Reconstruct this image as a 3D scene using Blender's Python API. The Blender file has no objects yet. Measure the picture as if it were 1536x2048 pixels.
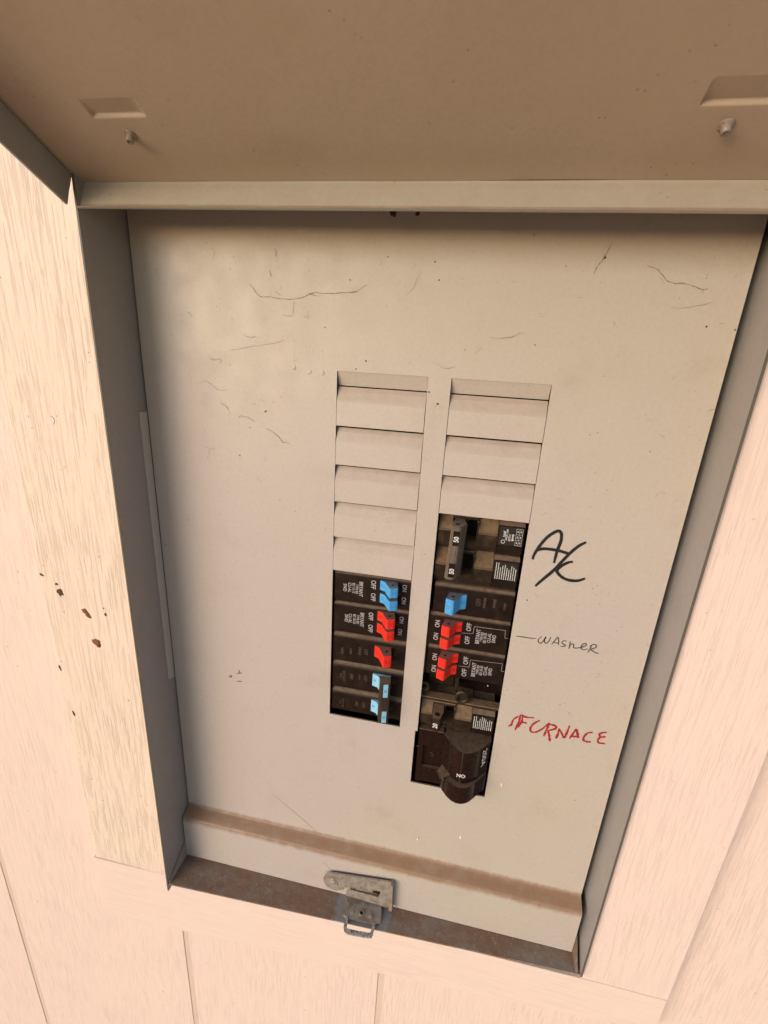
import bpy, bmesh, math, random
from mathutils import Vector, Matrix, noise
random.seed(7)
rad = math.radians
MM = 0.001
S = bpy.context.scene
C = S.collection

# ---------------------------------------------------------------- camera
cam_d = bpy.data.cameras.new('camera')
cam = bpy.data.objects.new('camera', cam_d)
C.objects.link(cam)
RX = Vector((0.9800104, 0.1912911, 0.0546565))       # image right
DN = Vector((0.1123397, -0.3053539, -0.9455891))     # image down
FW = Vector((-0.1641933, 0.9328272, -0.3207396))     # view direction
m = Matrix((RX, -DN, -FW)).transposed().to_4x4()
m.translation = Vector((15.93, -292.32, 21.61)) * MM
cam.matrix_world = m
cam_d.sensor_fit = 'HORIZONTAL'
cam_d.sensor_width = 36.0
cam_d.lens = 942.9 / 1536 * 36.0
cam_d.clip_start = 0.005
cam_d.clip_end = 500
S.camera = cam

# ---------------------------------------------------------------- sky, sun, exposure
SUN_AZ, SUN_EL = 218.0, 11.5          # compass angle from +Y (the wall faces -Y), elevation
w = bpy.data.worlds.new('World')
S.world = w
w.use_nodes = True
nt = w.node_tree
sky = nt.nodes.new('ShaderNodeTexSky')
sky.sky_type = 'NISHITA'
sky.sun_disc = False
sky.sun_elevation = rad(SUN_EL)
sky.sun_rotation = rad(SUN_AZ)
sky.dust_density = 1.0
bg = nt.nodes['Background']
nt.links.new(sky.outputs[0], bg.inputs[0])
bg.inputs[1].default_value = 0.12
sd = bpy.data.lights.new('sun', 'SUN')
sd.energy = 1.5
sd.angle = rad(48)
sd.color = (1.0, 0.975, 0.955)
sun = bpy.data.objects.new('sun', sd)
C.objects.link(sun)
d = Vector((math.sin(rad(SUN_AZ)) * math.cos(rad(SUN_EL)), math.cos(rad(SUN_AZ)) * math.cos(rad(SUN_EL)), math.sin(rad(SUN_EL))))
sun.rotation_euler = d.to_track_quat('Z', 'Y').to_euler()
sun.location = d * 3
S.render.engine = 'CYCLES'
S.cycles.max_bounces = 10
S.cycles.diffuse_bounces = 8
S.view_settings.view_transform = 'Standard'
S.view_settings.look = 'None'
S.view_settings.gamma = 1.0
S.view_settings.use_curve_mapping = False
S.view_settings.exposure = 0.66
S.render.resolution_x = 768
S.render.resolution_y = 1024

# ---------------------------------------------------------------- measured layout (mm; x right, y into the wall, z up)
TXT_LB = [('OFF', 3.4, -40.29, -134.43), ('OFF', 3.2, -40.05, -144.25), ('ON', 3.0, -18.09, -133.81), ('ON', 3.0, -18.06, -143.57), ('BRYANT', 2.7, -49.18, -139.43), ('TYPE BD', 1.8, -52.19, -139.64), ('BD 15-15', 1.8, -54.61, -139.23), ('CU-AL', 2.3, -57.49, -139.16), ('SWD', 2.4, -60.95, -139.69)]
TXT_LR = [('OFF', 3.2, -40.98, -160.08), ('OFF', 3.2, -40.89, -170.14), ('ON', 3.0, -18.54, -159.2), ('ON', 3.0, -19.06, -169.28), ('BRYANT', 2.7, -47.46, -164.17), ('TYPE BD', 1.8, -50.54, -164.15), ('BD 20-20', 1.8, -53.14, -164.32), ('CU-AL', 2.3, -56.28, -164.32), ('SWD', 2.4, -59.24, -164.55)]
TXT_LS = [('OFF', 2.6, -43.27, -190.87), ('~5', 2.2, -48.02, -190.91), ('~4', 2.2, -55.02, -192.23), ('~4', 2.2, -61.59, -192.89), ('ON', 2.4, -21.2, -188.38)]
TXT_P1 = [('OFF', 2.6, -42.77, -214.11), ('~5', 1.6, -47.36, -214.16), ('~3', 3.0, -53.5, -214.81), ('BRYANT', 2.2, -59.67, -215.76), ('~5', 1.4, -62.11, -215.66), ('ON', 2.4, -20.89, -212.88)]
TXT_P2 = [('OFF', 2.6, -43.23, -239.51), ('~3', 2.4, -48.73, -239.47), ('COMMON', 1.6, -59.92, -240.67), ('TRIP', 1.4, -61.89, -240.48), ('ON', 2.4, -21.4, -237.47)]
TXT_RB = [('OFF', 3.0, 33.2, -136.37), ('~6', 2.2, 37.35, -136.48), ('~4', 2.6, 43.88, -135.68), ('~4', 2.2, 50.89, -137.15)]
TXT_R1 = [('ON', 3.2, 7.11, -157.81), ('ON', 3.2, 6.84, -168.24), ('OFF', 3.2, 29.0, -156.75), ('OFF', 3.2, 28.98, -167.32), ('BRYANT', 2.7, 35.85, -162.99), ('TYPE BD', 1.8, 38.6, -163.05), ('BD 20-20', 1.8, 40.86, -163.48), ('CU-AL', 2.3, 43.71, -162.96), ('SWD', 2.4, 46.92, -163.2)]
TXT_R2 = [('ON', 3.2, 7.63, -185.37), ('ON', 3.2, 7.78, -195.38), ('OFF', 3.2, 29.88, -184.27), ('OFF', 3.2, 29.77, -194.55), ('BRYANT', 2.7, 36.17, -190.61), ('TYPE BD', 1.8, 39.05, -190.33), ('BD 20-20', 1.8, 41.48, -190.43), ('CU-AL', 2.3, 44.34, -190.15), ('SWD', 2.4, 47.73, -190.35)]
LINE_R1 = [[(23.67, -162.4), (32.36, -161.4), (32.63, -155.56), (53.75, -155.11), (54.09, -161.07), (56.42, -161.2)]]
LINE_R2 = [[(24.35, -189.73), (32.62, -189.27), (33.14, -183.06), (55.23, -181.92), (55.35, -188.24), (57.24, -188.15)]]
LINE_LB = [[(-42.8, -141.55), (-43.01, -147.35), (-65.25, -148.01), (-65.08, -145.33)]]
LINE_LR = [[(-43.14, -165.88), (-43.6, -172.0), (-65.89, -172.88), (-65.71, -169.79)]]
AC = [[(63.39, -99.47), (63.78, -95.98), (66.37, -89.27), (69.88, -83.12), (73.7, -79.33), (76.09, -78.2), (77.83, -79.86), (78.37, -84.33), (77.59, -89.43), (76.96, -94.58), (76.75, -100.15)], [(65.06, -92.99), (68.2, -91.38), (73.39, -91.01), (78.66, -91.39), (82.49, -92.12), (85.41, -92.73)], [(93.25, -83.43), (89.57, -86.4), (85.96, -90.81), (81.88, -97.28), (77.21, -105.26), (71.54, -112.66), (67.75, -118.03)], [(87.87, -97.54), (85.08, -98.53), (81.79, -101.14), (79.35, -104.51), (80.07, -106.57), (83.14, -109.16), (87.15, -110.56), (91.64, -110.5), (94.46, -109.55), (97.14, -107.93)]]
WASHER = [[(61.17, -157.12), (65.64, -157.09), (69.69, -157.13), (74.21, -156.69)], [(77.7, -154.42), (76.05, -156.65), (76.28, -159.21), (77.96, -159.68), (79.65, -156.67), (80.3, -154.24), (79.69, -156.95), (80.61, -159.19), (82.27, -158.11), (83.26, -155.33), (83.34, -153.88)], [(84.87, -159.37), (86.34, -156.21), (87.9, -153.25), (88.87, -156.23), (89.22, -159.24)], [(85.43, -157.92), (89.4, -157.47)], [(93.92, -155.3), (92.08, -155.16), (91.17, -156.76), (92.14, -157.83), (93.55, -158.24), (92.84, -159.63), (90.46, -159.59)], [(96.2, -154.88), (96.3, -158.21), (96.21, -160.83)], [(96.13, -159.02), (97.45, -156.66), (98.76, -156.99), (99.11, -159.42), (102.9, -158.71), (105.35, -157.2), (106.6, -155.54), (105.31, -154.83), (103.85, -156.62), (103.81, -159.02), (105.82, -159.8), (107.91, -158.45)], [(109.83, -155.42), (109.35, -158.65), (108.46, -161.42)], [(108.73, -156.57), (110.7, -154.68), (112.66, -154.89), (112.62, -156.7), (110.11, -158.61), (111.66, -159.85), (113.61, -160.73), (115.31, -160.69)]]
FURNACE = [[(66.22, -233.22), (68.12, -231.1), (68.65, -227.42), (70.24, -224.51), (72.15, -222.76)], [(73.19, -220.99), (72.93, -226.99), (71.33, -235.39)], [(73.22, -221.2), (77.67, -222.27), (82.87, -221.63)], [(73.13, -227.83), (76.26, -227.32), (78.6, -227.45)], [(74.9, -222.13), (74.76, -227.12), (72.71, -232.82)], [(86.97, -222.87), (83.09, -227.07), (81.6, -231.4), (82.62, -234.17), (85.84, -233.85), (89.91, -229.67), (93.81, -223.26)], [(94.06, -223.75), (92.71, -230.12), (91.78, -236.13)], [(93.41, -225.0), (97.66, -225.1), (98.9, -227.01), (96.23, -229.29), (93.46, -230.6)], [(93.94, -230.93), (95.45, -235.02), (96.65, -239.78)], [(101.06, -226.83), (100.99, -231.47), (100.35, -236.3)], [(101.01, -227.06), (103.51, -230.88), (105.6, -234.25), (106.72, -229.01), (107.49, -222.81)], [(109.28, -234.14), (110.92, -229.11), (112.37, -225.04), (113.81, -228.42), (115.16, -232.28)], [(110.09, -231.51), (112.19, -231.56), (114.46, -230.68)], [(123.64, -225.21), (120.41, -226.41), (118.58, -230.02), (118.74, -233.18), (120.96, -233.97), (123.9, -233.69)], [(132.59, -222.86), (129.79, -223.96), (127.92, -225.71), (128.99, -227.85), (128.09, -230.47), (129.06, -232.99), (133.29, -232.72)], [(128.95, -228.08), (130.86, -227.4), (132.44, -226.69)]]
TICKS = [[(-153.63, -232.67), (-152.75, -233.52), (-153.75, -234.9), (-154.78, -234.23), (-153.91, -232.87)], [(-148.48, -230.02), (-143.83, -228.64)], [(-146.33, -226.09), (-145.7, -229.46)], [(-148.85, -237.45), (-143.94, -237.02)]]
WEBS = [[(-125.93, 55.96), (-123.69, 53.91), (-121.93, 51.19), (-118.29, 49.17), (-113.67, 49.25), (-108.16, 48.88), (-100.86, 48.58), (-94.52, 49.36), (-90.03, 50.68), (-85.58, 52.39), (-80.26, 52.41), (-73.22, 52.41), (-69.74, 53.14), (-62.81, 53.52), (-58.95, 54.03)], [(-141.12, 17.43), (-133.72, 18.68), (-123.94, 20.89), (-114.34, 22.48), (-107.69, 23.66), (-103.9, 25.93)], [(-166.72, -3.33), (-163.7, -4.32), (-158.95, -2.65), (-154.02, -5.24), (-151.13, -7.78), (-146.05, -7.89), (-143.96, -6.84)], [(-149.59, -15.97), (-145.09, -17.97), (-143.71, -20.66), (-143.63, -23.0)], [(-137.24, -24.39), (-134.65, -23.52), (-129.6, -24.25), (-125.65, -26.75)], [(-117.67, -30.15), (-112.7, -32.57), (-108.74, -35.26), (-106.29, -38.38), (-103.78, -38.35), (-100.79, -39.32)], [(-155.78, 13.42), (-152.94, 10.94), (-148.88, 11.79), (-146.97, 10.4), (-148.56, 8.99)], [(-97.24, 47.29), (-98.18, 44.08), (-98.94, 39.65), (-104.64, 39.58)], [(-149.56, 75.39), (-147.87, 72.74), (-148.85, 69.26)], [(-135.83, 89.78), (-139.58, 87.53), (-140.06, 83.82)], [(-188.65, 75.86), (-187.49, 73.15), (-185.75, 71.22), (-185.93, 73.96)], [(-109.44, 75.36), (-108.15, 73.14), (-109.08, 71.25)], [(-112.85, 63.56), (-111.57, 60.12)], [(-91.37, 39.56), (-88.19, 38.09)], [(-131.4, 27.12), (-127.59, 26.04), (-122.78, 26.69)], [(-166.36, -45.69), (-158.99, -47.5), (-154.66, -46.61)], [(-159.02, -48.01), (-161.65, -54.77)], [(-168.74, 38.91), (-164.99, 36.38)], [(-85.58, 52.39), (-88.24, 51.52), (-82.9, 50.93)], [(-109.46, 52.39), (-105.85, 50.15)], [(75.95, 81.87), (73.37, 75.38), (70.86, 70.41), (69.65, 66.65)], [(71.66, 75.35), (74.78, 72.56)], [(94.69, 71.15), (100.0, 69.9), (103.14, 67.14), (106.28, 64.37), (109.89, 63.24), (114.02, 63.37), (120.16, 61.92), (124.08, 61.06), (125.99, 61.61)], [(124.08, 61.06), (124.24, 58.77)], [(110.39, 52.03), (116.72, 52.02), (124.74, 53.41), (130.1, 55.1)], [(135.11, 45.18), (137.91, 45.55)], [(138.39, 82.88), (138.47, 80.59)], [(25.41, 32.84), (31.11, 33.58), (36.5, 36.14)], [(125.31, -50.92), (126.67, -48.06), (128.04, -47.02), (130.76, -47.79)], [(119.71, 16.26), (120.72, 18.25)], [(141.22, 0.55), (144.11, 2.19)], [(120.61, -14.11), (123.25, -15.54)], [(112.0, -6.56), (113.43, -6.04)], [(-30.19, 54.09), (-27.27, 55.55), (-25.47, 58.32), (-24.26, 61.94), (-22.03, 65.11)], [(19.57, 33.05), (24.53, 32.35), (31.19, 33.14), (38.34, 36.71)], [(-63.17, 53.47), (-58.99, 54.07), (-53.94, 57.91)], [(12.79, 23.72), (15.36, 27.19)], [(-10.93, 17.54), (-3.44, 14.53), (1.55, 15.81)]]
SCRATCH = [[(-120.2, -351.51), (-92.84, -372.67), (-75.47, -387.92)], [(-68.91, -404.74), (-60.84, -412.8), (-44.7, -424.73)]]
SPECKS = [(-39.55, 93.8, 3.4), (-26.56, 93.9, 3.0), (-6.53, -6.33, 1.6), (-12.27, 0.35, 1.5), (10.47, -363.92, 1.2), (-41.66, 72.43, 1.2), (-14.93, 70.51, 1.2), (-11.87, 61.53, 1.0), (36.27, 84.46, 1.0), (-117.78, -19.29, 1.5), (130.01, 43.52, 1.3), (143.84, 42.43, 1.2), (-140.95, 8.39, 0.8), (-129.06, -30.64, 0.9), (-78.1, 33.68, 1), (-200.97, -124.85, 1.2), (-180.02, -102.25, 1.0), (-58.0, 10.9, 1.2), (-51.94, 15.91, 1.2), (73.68, 74.63, 1.6), (-58.34, -216.54, 1.0), (64.15, -128.85, 1.2), (98.27, -206.94, 1), (45.08, 30.02, 1), (-63.39, 60.06, 1), (-137.11, -49.95, 1.2), (6.53, 25.32, 0.8), (83.28, -17.43, 0.8), (-108.76, -78.84, 0.8), (-153.52, -142.84, 0.8), (-94.81, -295.53, 0.8), (122.91, -289.32, 1.0)]
WHITE = [(68.71, -289.25), (44.03, -352.88), (9.31, -365.45)]
DRIPS = [[(-97.86, 25.62), (-97.97, 9.4)], [(-87.85, 23.22), (-87.78, 7.32)], [(-79.5, 20.76), (-79.32, 7.24)]]

# ---------------------------------------------------------------- materials
class NT:
    """small helper round one node tree"""
    def __init__(self, name):
        self.m = bpy.data.materials.new(name)
        self.m.use_nodes = True
        self.t = self.m.node_tree
        self.b = self.t.nodes['Principled BSDF']
        self.co = None
    def n(self, kind, **kw):
        o = self.t.nodes.new('ShaderNode' + kind)
        for k, v in kw.items():
            if k in o.inputs and not hasattr(o, k):
                o.inputs[k].default_value = v
            else:
                setattr(o, k, v)
        return o
    def l(self, a, b):
        self.t.links.new(a, b)
    def coords(self, scale=(1, 1, 1), warp=0.0):
        g = self.n('NewGeometry')
        mp = self.n('Mapping')
        mp.inputs['Scale'].default_value = scale
        self.l(g.outputs['Position'], mp.inputs['Vector'])
        return mp.outputs[0]
    def noise(self, scale, detail=4, rough=0.55, vec=None, stretch=(1, 1, 1), dist=0.0):
        o = self.n('TexNoise')
        o.inputs['Scale'].default_value = scale
        o.inputs['Detail'].default_value = detail
        o.inputs['Roughness'].default_value = rough
        o.inputs['Distortion'].default_value = dist
        self.l(vec or self.coords(stretch), o.inputs['Vector'])
        return o.outputs['Fac']
    def ramp(self, fac, lo, hi, a=0.0, b=1.0):
        o = self.n('MapRange')
        o.interpolation_type = 'SMOOTHSTEP'
        o.inputs['From Min'].default_value = lo
        o.inputs['From Max'].default_value = hi
        o.inputs['To Min'].default_value = a
        o.inputs['To Max'].default_value = b
        self.l(fac, o.inputs['Value'])
        return o.outputs[0]
    def math(self, op, a, b):
        o = self.n('Math', operation=op)
        for i, v in enumerate((a, b)):
            if isinstance(v, (int, float)):
                o.inputs[i].default_value = v
            else:
                self.l(v, o.inputs[i])
        return o.outputs[0]
    def mix(self, fac, a, b):
        o = self.n('Mix', data_type='RGBA')
        if isinstance(fac, (int, float)):
            o.inputs[0].default_value = fac
        else:
            self.l(fac, o.inputs[0])
        for i, v in ((6, a), (7, b)):
            if isinstance(v, tuple):
                o.inputs[i].default_value = (*v, 1)
            else:
                self.l(v, o.inputs[i])
        return o.outputs[2]
    def bump(self, h, strength, dist):
        o = self.n('Bump')
        o.inputs['Strength'].default_value = strength
        o.inputs['Distance'].default_value = dist
        self.l(h, o.inputs['Height'])
        self.l(o.outputs[0], self.b.inputs['Normal'])
        return o
    def col(self, c):
        if isinstance(c, tuple):
            self.b.inputs['Base Color'].default_value = (*c, 1)
        else:
            self.l(c, self.b.inputs['Base Color'])
    def upward(self, lo=0.25, hi=0.75):
        g = self.n('NewGeometry')
        x = self.n('SeparateXYZ')
        self.l(g.outputs['True Normal'], x.inputs[0])
        return self.ramp(x.outputs['Z'], lo, hi)

def plain(name, c, rough=0.5, metal=0.0, spec=0.5):
    k = NT(name)
    k.col(c)
    k.b.inputs['Roughness'].default_value = rough
    k.b.inputs['Metallic'].default_value = metal
    k.b.inputs['Specular IOR Level'].default_value = spec
    return k.m

DUST = (0.27, 0.155, 0.088)

def sheet_paint(name, base, tint, dust_up=0.9, rough=0.5, specks=True, up_lo=0.25, up_hi=0.75, band=False):
    """weathered grey enamel on sheet steel: blotches, dust film, small dark flecks, settled dust on upward faces"""
    k = NT(name)
    big = k.ramp(k.noise(9, 3), 0.35, 0.7)
    c = k.mix(k.math('MULTIPLY', big, 0.55), base, tint)
    drift = k.ramp(k.noise(3.2, 2), 0.4, 0.62)
    c = k.mix(k.math('MULTIPLY', drift, 0.6), c, (base[0] * 0.99, base[1] * 0.965, base[2] * 1.09))
    fine = k.ramp(k.noise(420, 3, 0.7), 0.3, 0.75)
    c = k.mix(k.math('MULTIPLY', fine, 0.26), c, tuple(v * 0.72 for v in base))
    if specks:
        v = k.n('TexVoronoi')
        v.inputs['Scale'].default_value = 210
        v.inputs['Randomness'].default_value = 1.0
        k.l(k.coords(), v.inputs['Vector'])
        gate = k.ramp(k.noise(38, 2), 0.55, 0.62)
        s = k.math('MULTIPLY', k.ramp(v.outputs['Distance'], 0.13, 0.06), gate)
        c = k.mix(k.math('MULTIPLY', s, 0.45), c, (0.12, 0.075, 0.045))
    smudge = k.math('MULTIPLY', k.ramp(k.noise(24, 6, 0.72), 0.52, 0.74), 0.32)
    c = k.mix(smudge, c, tuple(v * f for v, f in zip(base, (0.74, 0.68, 0.62))))
    if band:            # dust that has settled along the fold, ragged at both edges
        sp = k.n('SeparateXYZ')
        k.l(k.coords(), sp.inputs[0])
        zz = k.math('ADD', sp.outputs['Z'], k.math('MULTIPLY', k.math('SUBTRACT', k.noise(130, 5, 0.7, stretch=(1, 1, 0.4)), 0.5), 0.0065))
        fade = k.math('MULTIPLY', k.ramp(zz, -0.3985, -0.3915), k.ramp(zz, -0.3825, -0.3872))
        c = k.mix(k.math('MULTIPLY', fade, k.ramp(k.noise(85, 5, 0.7), 0.2, 0.6, 0.72, 0.97)), c, DUST)
    up = k.upward(up_lo, up_hi)
    patch = k.ramp(k.noise(95, 4, 0.65), 0.25, 0.6, 0.62, 1.0)
    c = k.mix(k.math('MULTIPLY', k.math('MULTIPLY', up, patch), dust_up), c, DUST)
    k.col(c)
    k.l(k.ramp(k.noise(60, 3), 0.3, 0.7, rough - 0.06, rough + 0.1), k.b.inputs['Roughness'])
    h = k.math('ADD', k.math('MULTIPLY', k.noise(14, 2), 1.0), k.math('MULTIPLY', k.noise(900, 2), 0.045))
    k.bump(h, 0.35, 0.0016)
    return k.m

M_PANEL = sheet_paint('grey_panel_paint', (0.51, 0.446, 0.384), (0.51, 0.44, 0.347))
M_KNOCK = sheet_paint('knockout_paint', (0.51, 0.446, 0.384), (0.51, 0.44, 0.347), dust_up=0.42, up_lo=0.12, up_hi=0.42)
M_LIP = sheet_paint('lip_paint', (0.51, 0.446, 0.384), (0.51, 0.44, 0.347), dust_up=0.0, band=True)
M_FLANGE = sheet_paint('grey_green_flange_paint', (0.445, 0.425, 0.36), (0.44, 0.39, 0.315))
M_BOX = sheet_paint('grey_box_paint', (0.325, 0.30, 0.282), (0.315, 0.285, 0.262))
M_LID = sheet_paint('dusty_lid_paint', (0.50, 0.40, 0.305), (0.48, 0.36, 0.255), dust_up=0.5, rough=0.6)

def ledge_mat():
    k = NT('dirty_ledge_paint')
    a = k.ramp(k.noise(34, 5, 0.7, stretch=(0.6, 1.6, 1)), 0.36, 0.58)
    b = k.ramp(k.noise(150, 5, 0.75), 0.3, 0.72)
    c = k.mix(a, (0.25, 0.205, 0.17), (0.225, 0.135, 0.088))
    c = k.mix(k.math('MULTIPLY', b, 0.45), c, (0.125, 0.078, 0.052))
    c = k.mix(k.math('MULTIPLY', k.ramp(k.noise(420, 3, 0.6), 0.62, 0.72), 0.6), c, (0.42, 0.3, 0.22))
    sp = k.n('SeparateXYZ'); k.l(k.coords(), sp.inputs[0])       # wiped clean round the latch
    off = k.math('ABSOLUTE', k.math('ADD', sp.outputs['X'], 0.0305), 0)
    edge = k.math('ADD', off, k.math('MULTIPLY', k.math('SUBTRACT', k.noise(240, 3), 0.5), 0.012))
    c = k.mix(k.math('MULTIPLY', k.ramp(edge, 0.0255, 0.0215), 0.85), c, (0.25, 0.24, 0.238))
    k.col(c)
    k.b.inputs['Roughness'].default_value = 0.85
    k.bump(b, 0.4, 0.0006)
    return k.m
M_LEDGE = ledge_mat()

def band_mat():
    k = NT('settled_dust')
    b = k.ramp(k.noise(120, 5, 0.7), 0.3, 0.7)
    c = k.mix(b, (0.235, 0.125, 0.068), (0.33, 0.2, 0.12))
    k.col(c)
    k.b.inputs['Roughness'].default_value = 0.95
    k.b.inputs['Specular IOR Level'].default_value = 0.1
    k.bump(b, 0.3, 0.0004)
    return k.m
M_DUST = band_mat()

def plastic(name, base, dust=0.85, dustcol=(0.23, 0.155, 0.10), rough=0.42, smear=0.05):
    k = NT(name)
    up = k.upward(0.15, 0.8)
    patch = k.ramp(k.noise(260, 4, 0.7), 0.25, 0.62, 0.55, 1.0)
    c = k.mix(k.math('MULTIPLY', k.ramp(k.noise(140, 4), 0.4, 0.8), smear), base, dustcol)
    c = k.mix(k.math('MULTIPLY', k.math('MULTIPLY', up, patch), dust), c, dustcol)
    k.col(c)
    k.l(k.ramp(k.noise(300, 3), 0.3, 0.7, rough - 0.1, rough + 0.15), k.b.inputs['Roughness'])
    k.bump(k.noise(1500, 2), 0.12, 0.0003)
    k.b.inputs['Specular IOR Level'].default_value = 0.2
    return k.m

M_BLACK = plastic('dark_brown_plastic', (0.013, 0.0062, 0.0045))
M_GLOSS = plastic('glossy_dark_plastic', (0.017, 0.0065, 0.0045), rough=0.25, smear=0.02, dustcol=(0.17, 0.11, 0.075))
M_BRN = plastic('dusty_brown_plastic', (0.022, 0.013, 0.008), dust=0.95, dustcol=(0.27, 0.17, 0.095), smear=0.15)
M_BAR = plastic('dusty_grey_bar', (0.13, 0.10, 0.08), dust=0.7, dustcol=(0.2, 0.15, 0.11), rough=0.5, smear=0.6)
M_BLUE = plastic('blue_plastic', (0.085, 0.36, 0.74), dust=0.97, dustcol=(0.16, 0.125, 0.1), smear=0.03, rough=0.38)
M_RED = plastic('red_plastic', (0.84, 0.035, 0.022), dust=0.97, dustcol=(0.16, 0.115, 0.09), smear=0.02, rough=0.38)
M_BLUEINK = plain('blue_moulded_digits', (0.05, 0.20, 0.46), 0.5)
M_REDINK = plain('red_moulded_digits', (0.42, 0.012, 0.01), 0.5)
M_WHITE = plain('white_print', (0.72, 0.68, 0.66), 0.6)
M_GREYP = plain('worn_grey_print', (0.40, 0.37, 0.39), 0.6)
M_EMBOSS = plain('moulded_dark_letters', (0.06, 0.04, 0.031), 0.6)
M_EMBOSS2 = plain('moulded_letters_in_dust', (0.055, 0.034, 0.02), 0.6)
M_HOLE = plain('black_void', (0.006, 0.005, 0.005), 0.8)
M_MARK = plain('black_marker', (0.018, 0.017, 0.018), 0.35)
M_PEN = plain('thin_pen', (0.085, 0.07, 0.06), 0.6)
M_REDM = plain('red_marker', (0.36, 0.018, 0.022), 0.5)
M_WEB = plain('dry_cobweb', (0.24, 0.185, 0.13), 0.9)
M_DIRT = plain('dark_dirt', (0.075, 0.04, 0.022), 0.95)
M_FLECK = plain('white_paint_fleck', (0.85, 0.82, 0.78), 0.6)
M_SCR = plain('scratch_in_paint', (0.30, 0.21, 0.14), 0.8)
M_DRIP = plain('paint_drip', (0.50, 0.445, 0.345), 0.4)
M_STRIP = plain('pale_metal_strip', (0.50, 0.46, 0.43), 0.45)
M_GALV = None

def galv():
    k = NT('worn_zinc')
    a = k.ramp(k.noise(500, 4, 0.7), 0.45, 0.6)
    c = k.mix(a, (0.48, 0.47, 0.46), (0.14, 0.13, 0.14))
    k.col(c)
    k.b.inputs['Metallic'].default_value = 0.5
    k.b.inputs['Roughness'].default_value = 0.5
    k.bump(a, 0.3, 0.0003)
    return k.m
M_GALV = galv()

def hasp_mat():
    k = NT('dirty_plated_steel')
    a = k.ramp(k.noise(160, 4, 0.7), 0.35, 0.7)
    c = k.mix(a, (0.34, 0.30, 0.265), (0.22, 0.15, 0.105))
    k.col(c)
    k.b.inputs['Metallic'].default_value = 0.15
    k.b.inputs['Roughness'].default_value = 0.6
    k.bump(a, 0.2, 0.0003)
    return k.m
M_HASP = hasp_mat()

def wood(name, along='z', strength=1.0, base=(0.81, 0.655, 0.53)):
    """peach paint over embossed wood-grain hardboard; grain runs along one axis"""
    k = NT(name)
    st = (1, 1, 0.045) if along == 'z' else (0.045, 1, 1)
    st2 = (1, 1, 0.02) if along == 'z' else (0.02, 1, 1)
    g1 = k.noise(600, 3, 0.6, stretch=st, dist=0.25)
    g2 = k.noise(95, 4, 0.6, stretch=st2, dist=0.6)
    g3 = k.noise(1000, 2, 0.6, stretch=st, dist=0.2)
    area = k.ramp(k.noise(30, 3, stretch=(1, 1, .4)), 0.3, 0.7, 0.45, 1.0)
    line = k.ramp(g1, 0.49, 0.40)
    deep = k.ramp(g2, 0.36, 0.28)
    hair = k.ramp(g3, 0.45, 0.33)
    groove = k.math('MULTIPLY', k.math('MAXIMUM', k.math('MAXIMUM', line, k.math('MULTIPLY', deep, 0.6)), k.math('MULTIPLY', hair, 0.6)), area)
    blot = k.ramp(k.noise(14, 3), 0.3, 0.7)
    c = k.mix(blot, base, (base[0] * 1.0, base[1] * 0.98, base[2] * 1.0))
    c = k.mix(k.math('MULTIPLY', groove, 0.30 * strength), c, (base[0] * 0.40, base[1] * 0.32, base[2] * 0.26))
    fl = k.ramp(k.noise(260, 2, 0.4), 0.74, 0.79)
    c = k.mix(k.math('MULTIPLY', fl, 0.5 * strength), c, (0.25, 0.13, 0.07))
    k.col(c)
    k.b.inputs['Roughness'].default_value = 0.6
    k.b.inputs['Specular IOR Level'].default_value = 0.3
    k.bump(k.math('SUBTRACT', k.math('MULTIPLY', k.noise(40, 3), 0.3), groove), 0.4 * strength, 0.0006)
    return k.m
M_TRIM = wood('painted_trim_grain', 'z', 1.1)
M_TRIMR = wood('painted_trim_grain_soft', 'z', 0.55, (0.82, 0.645, 0.57))
M_TRIMH = wood('painted_trim_grain_level', 'x', 0.35, (0.82, 0.65, 0.565))
M_SIDE = wood('painted_siding_grain', 'z', 0.6, (0.815, 0.645, 0.56))
M_GROOVE = wood('groove_shade_paint', 'z', 0.5, (0.70, 0.545, 0.455))  # siding paint darkened so the shallow grooves carry painted-in shade
M_RAW = plain('torn_brown_fibre', (0.24, 0.085, 0.035), 0.95)
M_RAWD = plain('torn_dark_fibre', (0.10, 0.05, 0.025), 0.95)

def soil():
    k = NT('dry_dirt')
    a = k.ramp(k.noise(6, 5, 0.65), 0.3, 0.7)
    k.col(k.mix(a, (0.30, 0.20, 0.13), (0.40, 0.28, 0.19)))
    k.b.inputs['Roughness'].default_value = 0.95
    k.bump(a, 0.5, 0.02)
    return k.m
M_SOIL = soil()

# ---------------------------------------------------------------- mesh helpers
def BM():
    return bmesh.new()

def finish(name, bm, mat, parent=None, smooth=False, label=None):
    bmesh.ops.recalc_face_normals(bm, faces=bm.faces)
    me = bpy.data.meshes.new(name)
    bm.to_mesh(me)
    bm.free()
    me.transform(Matrix.Scale(MM, 4))
    me.materials.append(mat)
    if smooth:
        for p in me.polygons:
            p.use_smooth = True
    o = bpy.data.objects.new(name, me)
    C.objects.link(o)
    if parent:
        o.parent = parent
        o.matrix_parent_inverse = parent_inv(parent)
    if label:
        o['label'] = label
    return o

def parent_inv(p):
    mtx = Matrix.Identity(4)
    chain = []
    while p:
        chain.append(p)
        p = p.parent
    for q in reversed(chain):
        mtx = mtx @ (q.matrix_parent_inverse @ q.matrix_basis)
    return mtx.inverted()

def thing(name, label, cat, loc, group=None):
    o = bpy.data.objects.new(name, None)
    o.empty_display_size = 0.02
    C.objects.link(o)
    o.location = Vector(loc) * MM
    o['label'] = label
    o['category'] = cat
    if group:
        o['group'] = group
    return o

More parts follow.
